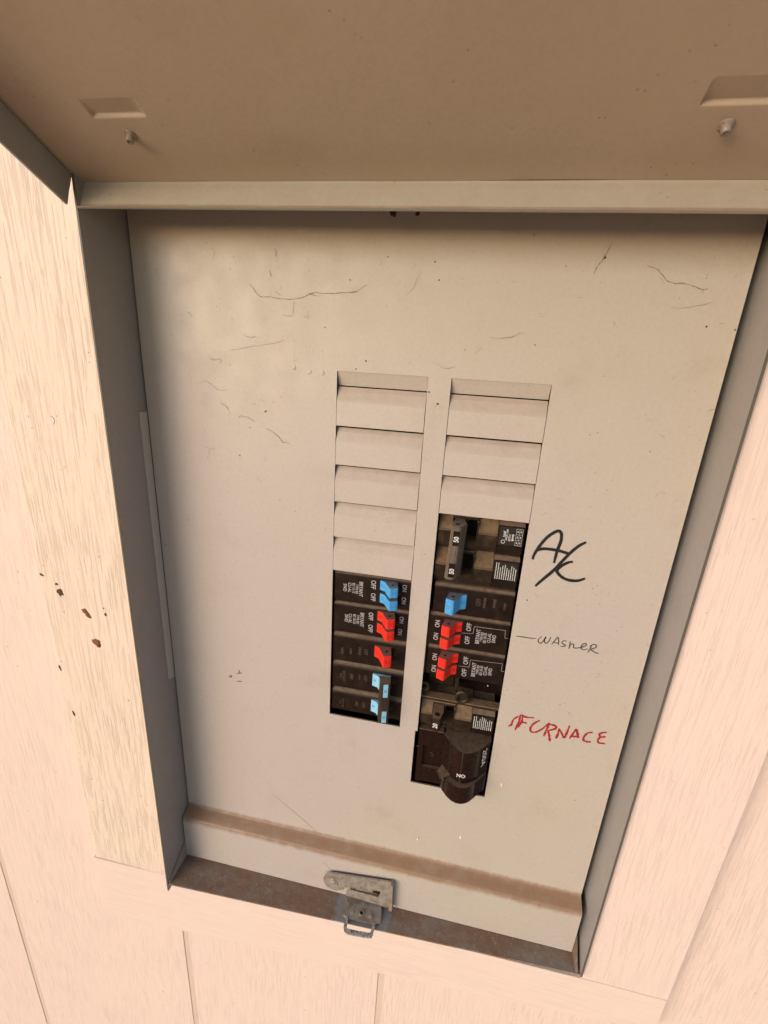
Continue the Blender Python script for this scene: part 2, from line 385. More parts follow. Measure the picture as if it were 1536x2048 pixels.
def box(bm, x0, x1, y0, y1, z0, z1, bev=0.0, seg=1):
    vs = [bm.verts.new(Vector((x, y, z))) for x in (x0, x1) for y in (y0, y1) for z in (z0, z1)]
    fs = []
    for f in ((0, 1, 3, 2), (4, 6, 7, 5), (0, 4, 5, 1), (2, 3, 7, 6), (0, 2, 6, 4), (1, 5, 7, 3)):
        fs.append(bm.faces.new([vs[i] for i in f]))
    if bev:
        es = {e for f in fs for e in f.edges}
        bmesh.ops.bevel(bm, geom=list(es), offset=bev, segments=seg, profile=0.5, affect='EDGES')

def prism(bm, pts, axis, a, b, pts2=None):
    """extrude a closed outline along an axis. axis 'x': pts are (y,z); 'z': (x,y); 'y': (x,z)"""
    def P(q, t):
        return {'x': (t, q[0], q[1]), 'y': (q[0], t, q[1]), 'z': (q[0], q[1], t)}[axis]
    A = [bm.verts.new(P(q, a)) for q in pts]
    B = [bm.verts.new(P(q, b)) for q in (pts2 or pts)]
    n = len(pts)
    bm.faces.new(A)
    bm.faces.new(B[::-1])
    for i in range(n):
        j = (i + 1) % n
        bm.faces.new((A[i], B[i], B[j], A[j]))

def sheet(bm, line, axis, a, b, t, nrm):
    """bent sheet: open polyline of 2D points thickened by t along nrm side, extruded along axis"""
    off = []
    for i, p in enumerate(line):
        d0 = Vector(line[max(i - 1, 0)])
        d1 = Vector(line[min(i + 1, len(line) - 1)])
        u = (d1 - d0).normalized()
        n = Vector((-u.y, u.x)) * nrm
        off.append((p[0] + n.x * t, p[1] + n.y * t))
    prism(bm, list(line) + off[::-1], axis, a, b)

def cyl(bm, c, r, axis, a, b, n=20, r2=None):
    pts = [(c[0] + r * math.cos(2 * math.pi * i / n), c[1] + r * math.sin(2 * math.pi * i / n)) for i in range(n)]
    q = r if r2 is None else r2
    pts2 = [(c[0] + q * math.cos(2 * math.pi * i / n), c[1] + q * math.sin(2 * math.pi * i / n)) for i in range(n)]
    prism(bm, pts, axis, a, b, pts2)

def ribbon(bm, pts, wid, y, h=0.12, jit=0.0, taper=True, wob=0.0):
    """a pen stroke lying on a plane of constant y (a flat ribbon with a little body)"""
    P = []
    for i in range(len(pts) - 1):              # smooth the hand-placed points
        a, b = Vector(pts[i]), Vector(pts[i + 1])
        p0 = Vector(pts[i - 1]) if i else a
        p3 = Vector(pts[i + 2]) if i + 2 < len(pts) else b
        for k in range(5):
            t = k / 5
            P.append(0.5 * ((2 * a) + (b - p0) * t + (2 * p0 - 5 * a + 4 * b - p3) * t * t + (3 * a - p0 - 3 * b + p3) * t ** 3))
    P.append(Vector(pts[-1]))
    P = [p + Vector((random.uniform(-wob, wob), random.uniform(-wob, wob))) for p in P]
    n = len(P)
    L, Rr = [], []
    for i, p in enumerate(P):
        u = P[min(i + 1, n - 1)] - P[max(i - 1, 0)]
        if u.length < 1e-6:
            u = Vector((1, 0))
        u.normalize()
        q = Vector((-u.y, u.x))
        ww = wid * 0.5 * (1 + jit * random.uniform(-1, 1))
        if taper:
            ww *= 0.55 + 0.45 * min(1, 4 * min(i, n - 1 - i) / n + 0.3)
        L.append(p + q * ww)
        Rr.append(p - q * ww)
    vf = [[bm.verts.new((v.x, y - h, v.y)) for v in s] for s in (L, Rr)]
    for i in range(n - 1):
        bm.faces.new((vf[0][i], vf[0][i + 1], vf[1][i + 1], vf[1][i]))

def tube(bm, pts, r, n=5):
    rings = []
    for i, p in enumerate(pts):
        p = Vector(p)
        u = (Vector(pts[min(i + 1, len(pts) - 1)]) - Vector(pts[max(i - 1, 0)])).normalized()
        a = u.orthogonal().normalized()
        b = u.cross(a)
        rings.append([bm.verts.new(p + a * (r * math.cos(2 * math.pi * k / n)) + b * (r * math.sin(2 * math.pi * k / n))) for k in range(n)])
    # align rings so they do not twist
    for i in range(len(rings) - 1):
        A, B = rings[i], rings[i + 1]
        s = min(range(n), key=lambda s: sum((A[k].co - B[(k + s) % n].co).length for k in range(n)))
        rings[i + 1] = B = B[s:] + B[:s]
        for k in range(n):
            bm.faces.new((A[k], A[(k + 1) % n], B[(k + 1) % n], B[k]))
    bm.faces.new(rings[0])
    bm.faces.new(rings[-1][::-1])

def blob(bm, c, r, sy=0.5):
    g = bmesh.ops.create_icosphere(bm, subdivisions=1, radius=1)
    for v in g['verts']:
        k = random.uniform(0.6, 1.3)
        v.co = Vector((c[0] + v.co.x * r * k, c[1] + v.co.y * r * sy * k, c[2] + v.co.z * r * k))

ROT_DOWN = Matrix(((0, 1, 0), (0, 0, -1), (-1, 0, 0)))      # text runs downwards (left column)
ROT_UP = Matrix(((0, -1, 0), (0, 0, -1), (1, 0, 0)))        # text runs upwards (right column)
ROT_180 = Matrix(((-1, 0, 0), (0, 0, -1), (0, -1, 0)))

def glyphs(bm, s, h, pos, rot, bold=0.03, depth=0.05, squeeze=0.8):
    """add a line of lettering to a bmesh, centred on pos (mm); '~n' is moulded text too worn to read"""
    if s.startswith('~'):
        n = int(s[1:])
        M = Matrix.Translation(Vector(pos)) @ rot.to_4x4()
        for i in range(n):
            x = (i - (n - 1) / 2) * h * 0.62
            ww, hh = h * random.uniform(0.16, 0.27), h * random.uniform(0.3, 0.48)
            vs = [bm.verts.new(M @ Vector((x + a * ww, b * hh, depth))) for a, b in ((-1, -1), (1, -1), (1, 1), (-1, 1))]
            bm.faces.new(vs)
        return
    cu = bpy.data.curves.new('t', 'FONT')
    cu.body = s
    cu.size = h / 0.69
    cu.align_x = 'CENTER'
    cu.align_y = 'CENTER'
    cu.resolution_u = 3
    cu.offset = bold * h
    ob = bpy.data.objects.new('t', cu)
    C.objects.link(ob)
    dg = bpy.context.evaluated_depsgraph_get()
    me = bpy.data.meshes.new_from_object(ob.evaluated_get(dg))
    xs = [v.co.x for v in me.vertices]
    ys = [v.co.y for v in me.vertices]
    cx, cy = (min(xs) + max(xs)) / 2, (min(ys) + max(ys)) / 2
    M = Matrix.Translation(Vector(pos)) @ rot.to_4x4() @ Matrix.Translation((0, 0, depth)) @ Matrix.Diagonal((squeeze, 1, 1, 1)) @ Matrix.Translation((-cx, -cy, 0))
    me.transform(M)
    bm.from_mesh(me)
    bpy.data.objects.remove(ob)
    bpy.data.curves.remove(cu)
    bpy.data.meshes.remove(me)

# ---------------------------------------------------------------- the setting: ground and house wall
bm = BM()
vs = [bm.verts.new((x, y, -1500)) for x, y in ((-30000, -30000), (30000, -30000), (30000, 60), (-30000, 60))]
bm.faces.new(vs)
g = finish('ground', bm, M_SOIL)
g['kind'] = 'structure'

wall = thing('siding_wall', 'peach painted wood grain siding wall with trim boards round the open breaker box', 'wall', (0, 0, -1500))
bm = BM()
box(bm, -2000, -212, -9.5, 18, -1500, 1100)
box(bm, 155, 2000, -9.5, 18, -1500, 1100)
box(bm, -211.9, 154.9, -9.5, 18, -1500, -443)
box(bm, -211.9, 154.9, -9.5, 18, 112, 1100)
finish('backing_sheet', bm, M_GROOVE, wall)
GRV = [-1668, -1462, -1256, -1050, -844, -638, -432, -216, -10.4, 195, 401, 607, 813, 1019, 1225]
for i in range(len(GRV) - 1):
    a, b = GRV[i] + 3.2, GRV[i + 1] - 3.2
    spans = [(-1500, 1100)]
    if b > -207 and a < 151:
        spans = [(-1500, -443), (112, 1100)]
    for z0, z1 in spans:
        bm = BM()
        box(bm, a, b, -10.2, -8.9, z0, z1, .35, 2)
        finish('siding_plank', bm, M_SIDE, wall)
bm = BM(); box(bm, -294.9, -207.4, -22, -10.3, -455.6, 700, 0.9, 2)
finish('trim_board', bm, M_TRIM, wall, label='left trim board with strong vertical wood grain')
bm = BM(); box(bm, 151.6, 216.3, -22, -10.3, -446.98, 700, 0.4, 2)
finish('trim_board', bm, M_TRIMR, wall, label='right trim board with soft vertical wood grain')
bm = BM()
prism(bm, [(-297.9, -456.4), (-297.9, -538.5), (215.8, -488.8), (215.8, -447.0), (146, -447.0), (-200.4, -454.6)], 'y', -22.4, -10.3)
bmesh.ops.bevel(bm, geom=list(bm.edges), offset=0.4, segments=2, affect='EDGES')
finish('trim_board', bm, M_TRIMH, wall, label='lower trim board with level grain under the breaker box')
# filled nail heads
for x, y, z in ((-255.6, -10.2, -672), (211.5, -22, -282.6), (-260.8, -22, -33.6)):
    bm = BM()
    cyl(bm, (x, z), 3.0, 'y', y + 0.5, y - 0.35, 18, 2.6)
    finish('nail_head', bm, M_SIDE, wall, smooth=False)
# torn chips in the left board
def chip(x, z, w, h, ang, mat):
    x, z, w, h = .9747 * x + .4, .9747 * z + .55, w * 1.15, h * 1.15
    bm = BM()
    n = 13
    o1, o2 = [], []
    for i in range(n):
        t = 2 * math.pi * i / n
        k = random.uniform(0.65, 1.2)
        u, v = w * math.cos(t) * k, h * math.sin(t) * k
        o1.append((x + u * math.cos(ang) - v * math.sin(ang), z + u * math.sin(ang) + v * math.cos(ang)))
        o2.append((x + 0.55 * (o1[-1][0] - x) + random.uniform(-.4, .4), z + 0.55 * (o1[-1][1] - z) + random.uniform(-.4, .4)))
    prism(bm, o1, 'y', -21.8, -22.4 - random.uniform(0, .4), o2)
    finish('torn_chip', bm, mat, wall)
    if mat is M_RAW:
        o3 = [(x + .45 * w + .62 * (p[0] - x), z - .42 * h + .5 * (p[1] - z)) for p in o1]
        bm = BM(); prism(bm, o3, 'y', -21.7, -22.75, [(x + .45 * w + .3 * (p[0] - x), z - .42 * h + .25 * (p[1] - z)) for p in o1])
        finish('torn_chip', bm, M_RAWD, wall)
for a in ((-304.8 + 4, -157.3, 2.3, 0.9, -.3, M_RAWD), (-287.0, -170.5, 3.0, 3.4, .4, M_RAWD), (-288.6, -163.5, 1.0, .9, .2, M_RAWD),
          (-266.2, -185.2, 2.4, 5.2, .6, M_RAW), (-261.0, -211.8, 3.4, 4.0, .8, M_RAW), (-301.0, -243.9, .7, 3.2, .25, M_RAWD),
          (-248.5, -184.0, .8, 1.3, .1, M_RAWD), (-249.3, -178.5, .5, .5, .1, M_RAWD), (-295.7, -290, .5, 2.6, .3, M_RAWD)):
    chip(*a)

# ---------------------------------------------------------------- the breaker box
pb = thing('breaker_box', 'open grey steel electrical breaker box with raised lid set in the peach wall', 'breaker box', (-28, 0, -439))
XL, XR, ZT, ZB = -205.2, 149.3, 101.0, -438.9
def rimy(x):                                    # the rim stands a little further out on the left
    return -37.4 + (x - XL) / (XR - XL) * 13.0
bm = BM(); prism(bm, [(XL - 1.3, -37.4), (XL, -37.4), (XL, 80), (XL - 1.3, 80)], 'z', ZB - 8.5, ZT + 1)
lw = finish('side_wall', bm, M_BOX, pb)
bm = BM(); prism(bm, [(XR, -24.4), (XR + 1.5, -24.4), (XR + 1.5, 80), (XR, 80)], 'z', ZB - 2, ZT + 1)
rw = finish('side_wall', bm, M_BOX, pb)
M_EDGE = plain('bare_sheet_edge', (0.115, 0.095, 0.07), 0.6)
bm = BM(); box(bm, XL - 1.25, XL - .05, -37.75, -37.41, ZB - 8.4, ZT + .9)
finish('rim_edge', bm, M_EDGE, lw)
bm = BM(); box(bm, XR + .05, XR + 1.45, -24.75, -24.41, ZB - 1.9, ZT + .9)
finish('rim_edge', bm, M_EDGE, rw)
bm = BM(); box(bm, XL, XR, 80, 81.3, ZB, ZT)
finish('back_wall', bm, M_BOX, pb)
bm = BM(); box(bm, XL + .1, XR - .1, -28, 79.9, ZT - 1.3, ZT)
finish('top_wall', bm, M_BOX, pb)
bm = BM()
prism(bm, [(XL + .1, -37.2), (XR - .1, -24.2), (XR - .1, 79.9), (XL + .1, 79.9)], 'z', ZB - 1.4, ZB)
pass
bl = finish('bottom_ledge', bm, M_LEDGE, pb)
# folded corner tabs where the ledge is turned up against the sides
bm = BM(); prism(bm, [(-6, -419), (-6, ZB), (-36.2, ZB), (-36.2, -436.5)], 'x', XL + .15, XL + 1.3)
finish('corner_tab', bm, M_BOX, lw)
bm = BM(); prism(bm, [(-4, -419), (-4, ZB), (-23.6, ZB), (-23.6, -437.5)], 'x', XR - 4.0, XR - 2.4)
finish('corner_tab', bm, M_LEDGE, rw)
# pale strip on the left wall
bm = BM(); prism(bm, [(-0.8, -25.8), (-8.0, -25.6), (-8.0, -240.9), (-0.8, -243.9)], 'x', XL + 0.1, XL + 0.9)
finish('metal_strip', bm, M_STRIP, lw, label='pale narrow strip standing against the left inner side')

# dead front: one bent sheet with two openings
PXL, PXR = -204.2, 144.8
T_ = 1.2
OPEN = [(-70.0, -13.4, -252.5, 9.1), (0.4, 57.8, -253.2, 9.1), (-1.2, 57.8, -304.9, -253.2)]
bm = BM()
xs = sorted({PXL, PXR, -70.0, -13.4, 0.4, -1.2, 57.8})
zs = sorted({99.0, 9.1, -252.5, -253.2, -304.9, -381.0})
def solid(i, j):
    if i < 0 or j < 0 or i >= len(xs) - 1 or j >= len(zs) - 1:
        return False
    cx, cz = (xs[i] + xs[i + 1]) / 2, (zs[j] + zs[j + 1]) / 2
    return not any(o[0] < cx < o[1] and o[2] < cz < o[3] for o in OPEN)
vc = {}
def vv(i, j, k):
    if (i, j, k) not in vc:
        vc[i, j, k] = bm.verts.new((xs[i], k * T_, zs[j]))
    return vc[i, j, k]
for i in range(len(xs) - 1):
    for j in range(len(zs) - 1):
        if not solid(i, j):
            continue
        bm.faces.new([vv(i, j, 0), vv(i + 1, j, 0), vv(i + 1, j + 1, 0), vv(i, j + 1, 0)])
        bm.faces.new([vv(i, j, 1), vv(i, j + 1, 1), vv(i + 1, j + 1, 1), vv(i + 1, j, 1)])
        for di, dj, a, b in ((-1, 0, (i, j), (i, j + 1)), (1, 0, (i + 1, j), (i + 1, j + 1)), (0, -1, (i, j), (i + 1, j)), (0, 1, (i, j + 1), (i + 1, j + 1))):
            if not solid(i + di, j + dj) and not (dj == -1 and j == 0):
                bm.faces.new([vv(*a, 0), vv(*a, 1), vv(*b, 1), vv(*b, 0)])
df = finish('cover_panel', bm, M_PANEL, pb, label='grey cover panel with handwriting and two columns of breaker slots')
# the stepped lower part of the cover
prof = [(0, 0), (0, 0), (0, 0), (-10.4, -399.0), (-10.4, ZB + .4)]
bm = BM(); sheet(bm, prof[3:], 'x', PXL, PXR, T_, 1)
finish('cover_lip', bm, M_LIP, df)
bm = BM()
N = 120
rows = []
for i in range(N + 1):
    x = PXL + (PXR - PXL) * i / N
    a = 1.1 * noise.noise(Vector((x * 0.05, 0, 3))) + .5 * noise.noise(Vector((x * .21, 4, 0)))
    rows.append([bm.verts.new((x, y, z)) for y, z in ((0.0, -381.0), (0.0, -385.6), (-0.3, -386.8), (-1.2, -387.6), (-4.8, -389.2), (-8.8, -391.0), (-10.0, -391.8), (-10.4, -393.2), (-10.4, -399.0))])
for i in range(N):
    for k in range(8):
        bm.faces.new((rows[i][k], rows[i + 1][k], rows[i + 1][k + 1], rows[i][k + 1]))
fs = list(bm.faces)
finish('dusty_step', bm, M_LIP, df, smooth=True, label='brown dust lying on the sloping step of the cover')

# knock-out plates
def twist_out(x0, x1, z0, mat=M_KNOCK):
    bm = BM()
    j = random.uniform(-.25, .25)
    sheet(bm, [(3.2 + j, z0 - 0.3), (2.0 + j, z0 - 3), (0.15, z0 - 8.2), (-0.25, z0 - 9.6), (-0.35 + j * .4, z0 - 24.3)], 'x', x0 + .35, x1 - .35, 1.0, 1)
    finish('knockout_plate', bm, mat, df)
for k in range(5):
    twist_out(-70.0, -13.4, -25.4 * k)
for k in range(3):
    twist_out(0.4, 57.8, -25.4 * k)
for x0, x1 in ((-70.0, -13.4), (0.4, 57.8)):
    bm = BM(); sheet(bm, [(0.4, 9.0), (1.4, 6.4), (3.6, 0.4)], 'x', x0 + .3, x1 - .3, 1.0, 1)
    finish('knockout_tab', bm, M_PANEL, df)

# handwriting
def strokes(name, lines, wid, mat, jit, label, thin=()):
    bm = BM()
    for i, l in enumerate(lines):
        ribbon(bm, l, wid * (0.8 if i in thin else 1), 0.0, 0.06 + 0.012 * i, jit)
    o = finish(name, bm, mat, df, label=label)
    return o
strokes('handwriting', AC, 2.1, M_MARK, 0.06, 'A/C written by hand in thick black marker')
strokes('handwriting', WASHER, 0.8, M_PEN, 0.12, 'dash and WASHER written by hand in thin dark pen')
strokes('handwriting', FURNACE, 1.5, M_REDM, 0.3, 'FURNACE written by hand in red marker')
strokes('handwriting', TICKS, 0.8, M_PEN, 0.1, 'small pen ticks near the left edge')

# dirt on the cover: cobweb threads, flecks, drips
bm = BM()
for i, l in enumerate(WEBS):
    ribbon(bm, [(a + random.uniform(-.2, .2), b + random.uniform(-.2, .2)) for a, b in l], 0.26 if i in (0, 5, 20, 22) else random.uniform(0.10, 0.22), -0.25, 0.1, 0.6, wob=.16)
for i in range(170):
    x, z = random.uniform(PXL + 8, PXR - 6), random.uniform(-380, 85)
    if -73 < x < 61 and -308 < z < 12:
        continue
    a, l = random.uniform(0, 6.28), random.uniform(1.0, 4.5)
    ribbon(bm, [(x, z), (x + l * .5 * math.cos(a), z + l * .5 * math.sin(a)), (x + l * math.cos(a + random.uniform(-.8, .8)), z + l * math.sin(a))], random.uniform(.08, .16), -0.02, 0.1, 0.4)
o = finish('cobweb_threads', bm, M_WEB, df); o['kind'] = 'stuff'
bm = BM()
for x, z, r in SPECKS:
    blob(bm, (x, -0.15, z), r * 0.42, 0.5)
    if r > 2.9:
        for q in range(5):
            blob(bm, (x + random.uniform(-2, 2), -0.3, z + random.uniform(-1.5, 2)), 0.8, .6)
for i in range(150):
    x, z = random.uniform(PXL + 4, PXR - 3), random.uniform(-432, 90)
    if -72 < x < 60 and -307 < z < 11:
        continue
    yy = 0 if z > -384 else (-10.4 if z < -395 else None)
    if yy is not None:
        blob(bm, (x, yy, z), random.uniform(.14, .36), .5)
o = finish('dirt_specks', bm, M_DIRT, df); o['kind'] = 'stuff'
for x, z in WHITE:
    bm = BM(); blob(bm, (x, -0.2, z), 1.0, .4)
    for v in bm.verts:
        v.co.z = z + (v.co.z - z) * 1.8
        v.co.x = x + (v.co.x - x) * .75
    finish('paint_fleck', bm, M_FLECK, df)
bm = BM()
for l in SCRATCH[:1]:
    ribbon(bm, l, .5, 0, .05, .2)
ribbon(bm, SCRATCH[1], .5, -10.4, .05, .2)
finish('scratch', bm, M_SCR, df)
for a, b in DRIPS:
    bm = BM()
    n = 10
    tube(bm, [(a[0] + (b[0] - a[0]) * i / n, 0.68, a[1] + (b[1] - a[1]) * i / n) for i in range(n + 1)], .8, 8)
    g_ = bmesh.ops.create_icosphere(bm, subdivisions=2, radius=1.5)
    for v in g_['verts']:
        v.co = Vector((b[0] + v.co.x, v.co.y * .14, b[1] + v.co.z))
    finish('paint_drip', bm, M_PANEL, df, smooth=True)

# interior base seen through the empty slot
bm = BM()
box(bm, -75, 64, 26, 40, -310, 12, .6)
bb = finish('bus_base', bm, M_BLACK, pb)
bm = BM()
box(bm, -2, 62, 4.2, 12, -225.6, -223.4, .4)
box(bm, 24.5, 27.5, 12, 25.9, -222, -202, .3)
box(bm, 4, 24, 18, 25.9, -221, -203, .6)
finish('mounting_rail', bm, M_BRN, bb)
def ring(bm, x, z, r0, r1, y0, y1, n=28):
    rr = []
    for i in range(n):
        t = 2 * math.pi * i / n
        rr.append([bm.verts.new((x + r * math.cos(t), y, z + r * math.sin(t))) for r, y in ((r0, y0), (r1, y0), (r1, y1), (r0, y1))])
    for i in range(n):
        for k in range(4):
            bm.faces.new((rr[i][k], rr[(i + 1) % n][k], rr[(i + 1) % n][(k + 1) % 4], rr[i][(k + 1) % 4]))
bm = BM(); ring(bm, 30.7, -219.6, 3.3, 4.8, 4.0, 6.4)
finish('mounting_ring', bm, M_BRN, bb)
bm = BM(); ring(bm, 2.2, -215.8, 2.4, 3.7, 5.0, 7)
finish('mounting_ring', bm, M_BRN, bb)

bm = BM(); cyl(bm, (30.7, -219.6), 3.35, 'y', 6.0, 9.5, 20)
finish('ring_bore', bm, M_HOLE, bb)
# ---------------------------------------------------------------- lid
TH = 0.435
LY, LZ = -33.13, 99.96
U = Vector((0, -math.cos(TH), math.sin(TH)))      # away from the hinge
DNL = Vector((0, -math.sin(TH), -math.cos(TH)))   # from the lid towards the inside of the box
def LP(x, s, q=0.0):
    return Vector((x, LY, LZ)) + U * s + DNL * q
LXL, LXR, LLEN = -207.3, 152.5, 545.0
def slab(bm, corners, off):
    A = [bm.verts.new(c) for c in corners]
    B = [bm.verts.new(c + off) for c in corners]
    n = len(A)
    bm.faces.new(A); bm.faces.new(B[::-1])
    for i in range(n):
        bm.faces.new((A[i], B[i], B[(i + 1) % n], A[(i + 1) % n]))
bm = BM()
# lid skin, lightly dished, with two pressed-in pockets
pock = [(-167.2, -142.0, 35.3, 40.8), (85.2, 110.5, 33.4, 40.4)]
nx, ns = 120, 110
sx = sorted({round(LXL + (LXR - LXL) * i / nx, 2) for i in range(nx + 1)} | {round(e + .4 * q, 2) for a_, b_, _, _ in pock for e in (a_ - 2, b_) for q in range(9)})
ss = [-2.6, -.6] + [0.8, 2.0] + [4 + 25 * (i / 8) for i in range(8)] + [29 + 18 * i / 45 for i in range(46)] + [48 + 74 * i / 24 for i in range(25)] + [122 + (LLEN - 122) * (i / 22) for i in range(1, 23)]
def dish(x, s):
    q = 0.9 * noise.noise(Vector((x * .012, s * .012, 7)))
    for a, b, c0, c1 in pock:
        ex = min(1, max(0, (x - a + .8) / .8)) * min(1, max(0, (b + 1.5 - x) / 2.4))
        es = min(1, max(0, (s - c0 + .9) / .9))
        fall = 1 - min(1, max(0, (s - c0) / (c1 - c0 + 2.5)))
        q -= 1.7 * ex * es * fall
    return q
gr = [[bm.verts.new(LP(x, s, dish(x, s))) for s in ss] for x in sx]
gb = [[bm.verts.new(LP(x, s, -5.4)) for s in ss] for x in sx]
for i in range(len(sx) - 1):
    for j in range(len(ss) - 1):
        bm.faces.new((gr[i][j], gr[i + 1][j], gr[i + 1][j + 1], gr[i][j + 1]))
nx_, ns_ = len(sx) - 1, len(ss) - 1
bm.faces.new((gb[0][0], gb[nx_][0], gb[nx_][ns_], gb[0][ns_]))
for j in range(ns_):
    for i in (0, nx_):
        bm.faces.new((gr[i][j], gr[i][j + 1], gb[i][j + 1], gb[i][j]))
for i in range(nx_):
    for j in (0, ns_):
        bm.faces.new((gr[i][j], gr[i + 1][j], gb[i + 1][j], gb[i][j]))
for v in [v for v in bm.verts if not v.link_faces]:
    bm.verts.remove(v)
lid = finish('lid', bm, M_LID, pb, label='raised steel lid seen from below, brown with dust', smooth=False)
for p in lid.data.polygons:
    p.use_smooth = len(p.vertices) == 4 and p.area < 4e-4
# rolled hinge flange hanging from the lid
bm = BM()
FL = 16.0
fp = [(0.0, -0.25), (-.05, 1.2), (0.0, 4), (0.0, FL - 3.2), (0.35, FL - 1.5), (1.4, FL - .3), (2.6, FL)]
A = []
nfx = 70
for i in range(nfx + 1):
    x = LXL + 4.0 + (LXR - 3.4 - LXL) * i / nfx
    wob = 0.25 * noise.noise(Vector((x * .02, 1, 1)))
    A.append([bm.verts.new(LP(x, -1.2 + s + wob, q + .2)) for s, q in [(a, b) for a, b in fp] ] + [bm.verts.new(LP(x, -1.2 + s - 1.2 + wob, q + .2)) for s, q in reversed(fp)])
for i in range(nfx):
    n = len(A[0])
    for k in range(n):
        bm.faces.new((A[i][k], A[i + 1][k], A[i + 1][(k + 1) % n], A[i][(k + 1) % n]))
bm.faces.new(A[0]); bm.faces.new(A[-1][::-1])
finish('hinge_flange', bm, M_FLANGE, lid, smooth=False, label='grey rolled flange along the lid hinge')
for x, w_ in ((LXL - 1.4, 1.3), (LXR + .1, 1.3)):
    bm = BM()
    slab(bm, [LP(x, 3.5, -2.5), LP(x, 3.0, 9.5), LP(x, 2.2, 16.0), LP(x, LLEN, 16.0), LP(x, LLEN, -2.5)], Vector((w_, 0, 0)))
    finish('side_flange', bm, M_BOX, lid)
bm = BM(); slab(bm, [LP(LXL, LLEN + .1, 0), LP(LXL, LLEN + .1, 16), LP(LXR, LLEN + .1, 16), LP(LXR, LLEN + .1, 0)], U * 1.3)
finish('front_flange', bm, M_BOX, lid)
for x, s in ((-155.3, 25.7), (97.4, 24.6)):
    bm = BM()
    ringz = []
    for q, r in ((-0.8, 3.0), (0.3, 3.0), (0.9, 2.5), (1.1, 1.9), (3.4, 1.7), (3.9, 1.2), (3.3, .9)):
        ringz.append([bm.verts.new(LP(x + r * math.cos(2 * math.pi * k / 16), s + r * math.sin(2 * math.pi * k / 16), q)) for k in range(16)])
    for a, b in zip(ringz, ringz[1:]):
        for k in range(16):
            bm.faces.new((a[k], a[(k + 1) % 16], b[(k + 1) % 16], b[k]))
    bm.faces.new(ringz[-1])
    finish('rivet', bm, M_HASP, lid, smooth=True)

# ---------------------------------------------------------------- latch on the lip and ledge
la = bpy.data.objects.new('latch', None); C.objects.link(la); la.location = Vector((-35, -12, -430)) * MM; la.parent = pb
la.matrix_parent_inverse = parent_inv(pb); la['label'] = 'small steel hasp and wire loop at the middle of the lower lip'
bm = BM()
o = []
for i in range(11):
    t = math.radians(95 + 190 * i / 10)
    o.append((-58.6 + 9.6 * math.cos(t), -420.2 + 10.2 * math.sin(t)))
o = [(-8.5, -403.5)] + o + [(-49.2, -427.0), (-48.3, -421.0), (-44.6, -420.6), (-44.4, -421.8), (-38.6, -421.2), (-38.5, -423.0), (-23.6, -420.8), (-23.4, -418.2), (-17.2, -417.4), (-17.0, -421.6), (-18.8, -425.4), (-43.5, -424.4), (-46.2, -427.6), (-47.8, -433.0), (-8.6, -435.6)]
prism(bm, o, 'y', -14.2, -12.7)
finish('hasp_plate', bm, M_HASP, la)
bm = BM(); prism(bm, [(-44.0, -421.6), (-38.8, -421.4), (-38.6, -423.3), (-23.4, -421.1), (-23.2, -418.6), (-17.1, -417.9), (-17.0, -421.8), (-18.9, -425.2), (-43.4, -424.2)], 'y', -12.65, -11.2)
box(bm, -42.5, -19.5, -13.8, -12.0, -424.8, -423.0, .3)
finish('slot_tongue', bm, M_BRN, la)
for x0, x1, z0, z1 in ((-44.3, -39.0, -421.3, -420.0), (-22.9, -17.4, -421.0, -418.0)):
    pass
bm = BM(); prism(bm, [(-8.4, -403.5), (-6.6, -404.2), (-5.6, -435.4), (-8.5, -435.6)], 'y', -16.5, -10.6)
finish('hasp_fold', bm, M_HASP, la)
bm = BM(); cyl(bm, (-58.6, -420.4), 4.2, 'y', -14.1, -15.0, 20, 3.2); cyl(bm, (-58.6, -420.4), 2.4, 'y', -14.9, -15.5, 16, 1.6)
finish('rivet', bm, M_HASP, la)
bm = BM()
o = [(-47.9, -10.6), (-15.3, -10.6), (-13.2, -24.5), (-14.0, -26.0), (-17.0, -26.6), (-17.2, -28.2), (-43.6, -28.6), (-43.8, -27.8), (-46.0, -27.4)]
prism(bm, o, 'z', ZB + .3, ZB + 2.2)
bmesh.ops.bevel(bm, geom=list(bm.edges), offset=.35, segments=2, affect='EDGES')
lp_ = finish('ledge_plate', bm, M_HASP, la)
for x, y, r in ((-39, -23.4, 1.9), (-22.8, -22.8, 1.9)):
    bm = BM(); cyl(bm, (x, y), r, 'z', ZB + 2.0, ZB + 2.7, 18, r * .8)
    finish('rivet', bm, M_HASP, lp_)
bm = BM()
n = 24
for (r0, r1, z0, z1) in ((1.4, 2.5, ZB + 2.1, ZB + 3.1),):
    rr = [[bm.verts.new((-31 + r * math.cos(2 * math.pi * i / n), -22.6 + r * math.sin(2 * math.pi * i / n), z)) for r, z in ((r0, z0), (r1, z0), (r1 * .9, z1), (r0, z1))] for i in range(n)]
    for i in range(n):
        for k in range(4):
            bm.faces.new((rr[i][k], rr[(i + 1) % n][k], rr[(i + 1) % n][(k + 1) % 4], rr[i][(k + 1) % 4]))
finish('eyelet', bm, M_HASP, lp_)
bm = BM(); cyl(bm, (-31, -22.6), 1.45, 'z', ZB + 2.15, ZB + 2.35, 16)
finish('eyelet_hole', bm, M_HOLE, lp_)
bm = BM()
loop = [(-43.2, -27.6), (-43.3, -31), (-43.0, -36.4), (-41.6, -39.0), (-38, -39.8), (-22, -38.8), (-19.0, -38.0), (-17.9, -35.5), (-17.8, -30.5), (-17.7, -27.6)]
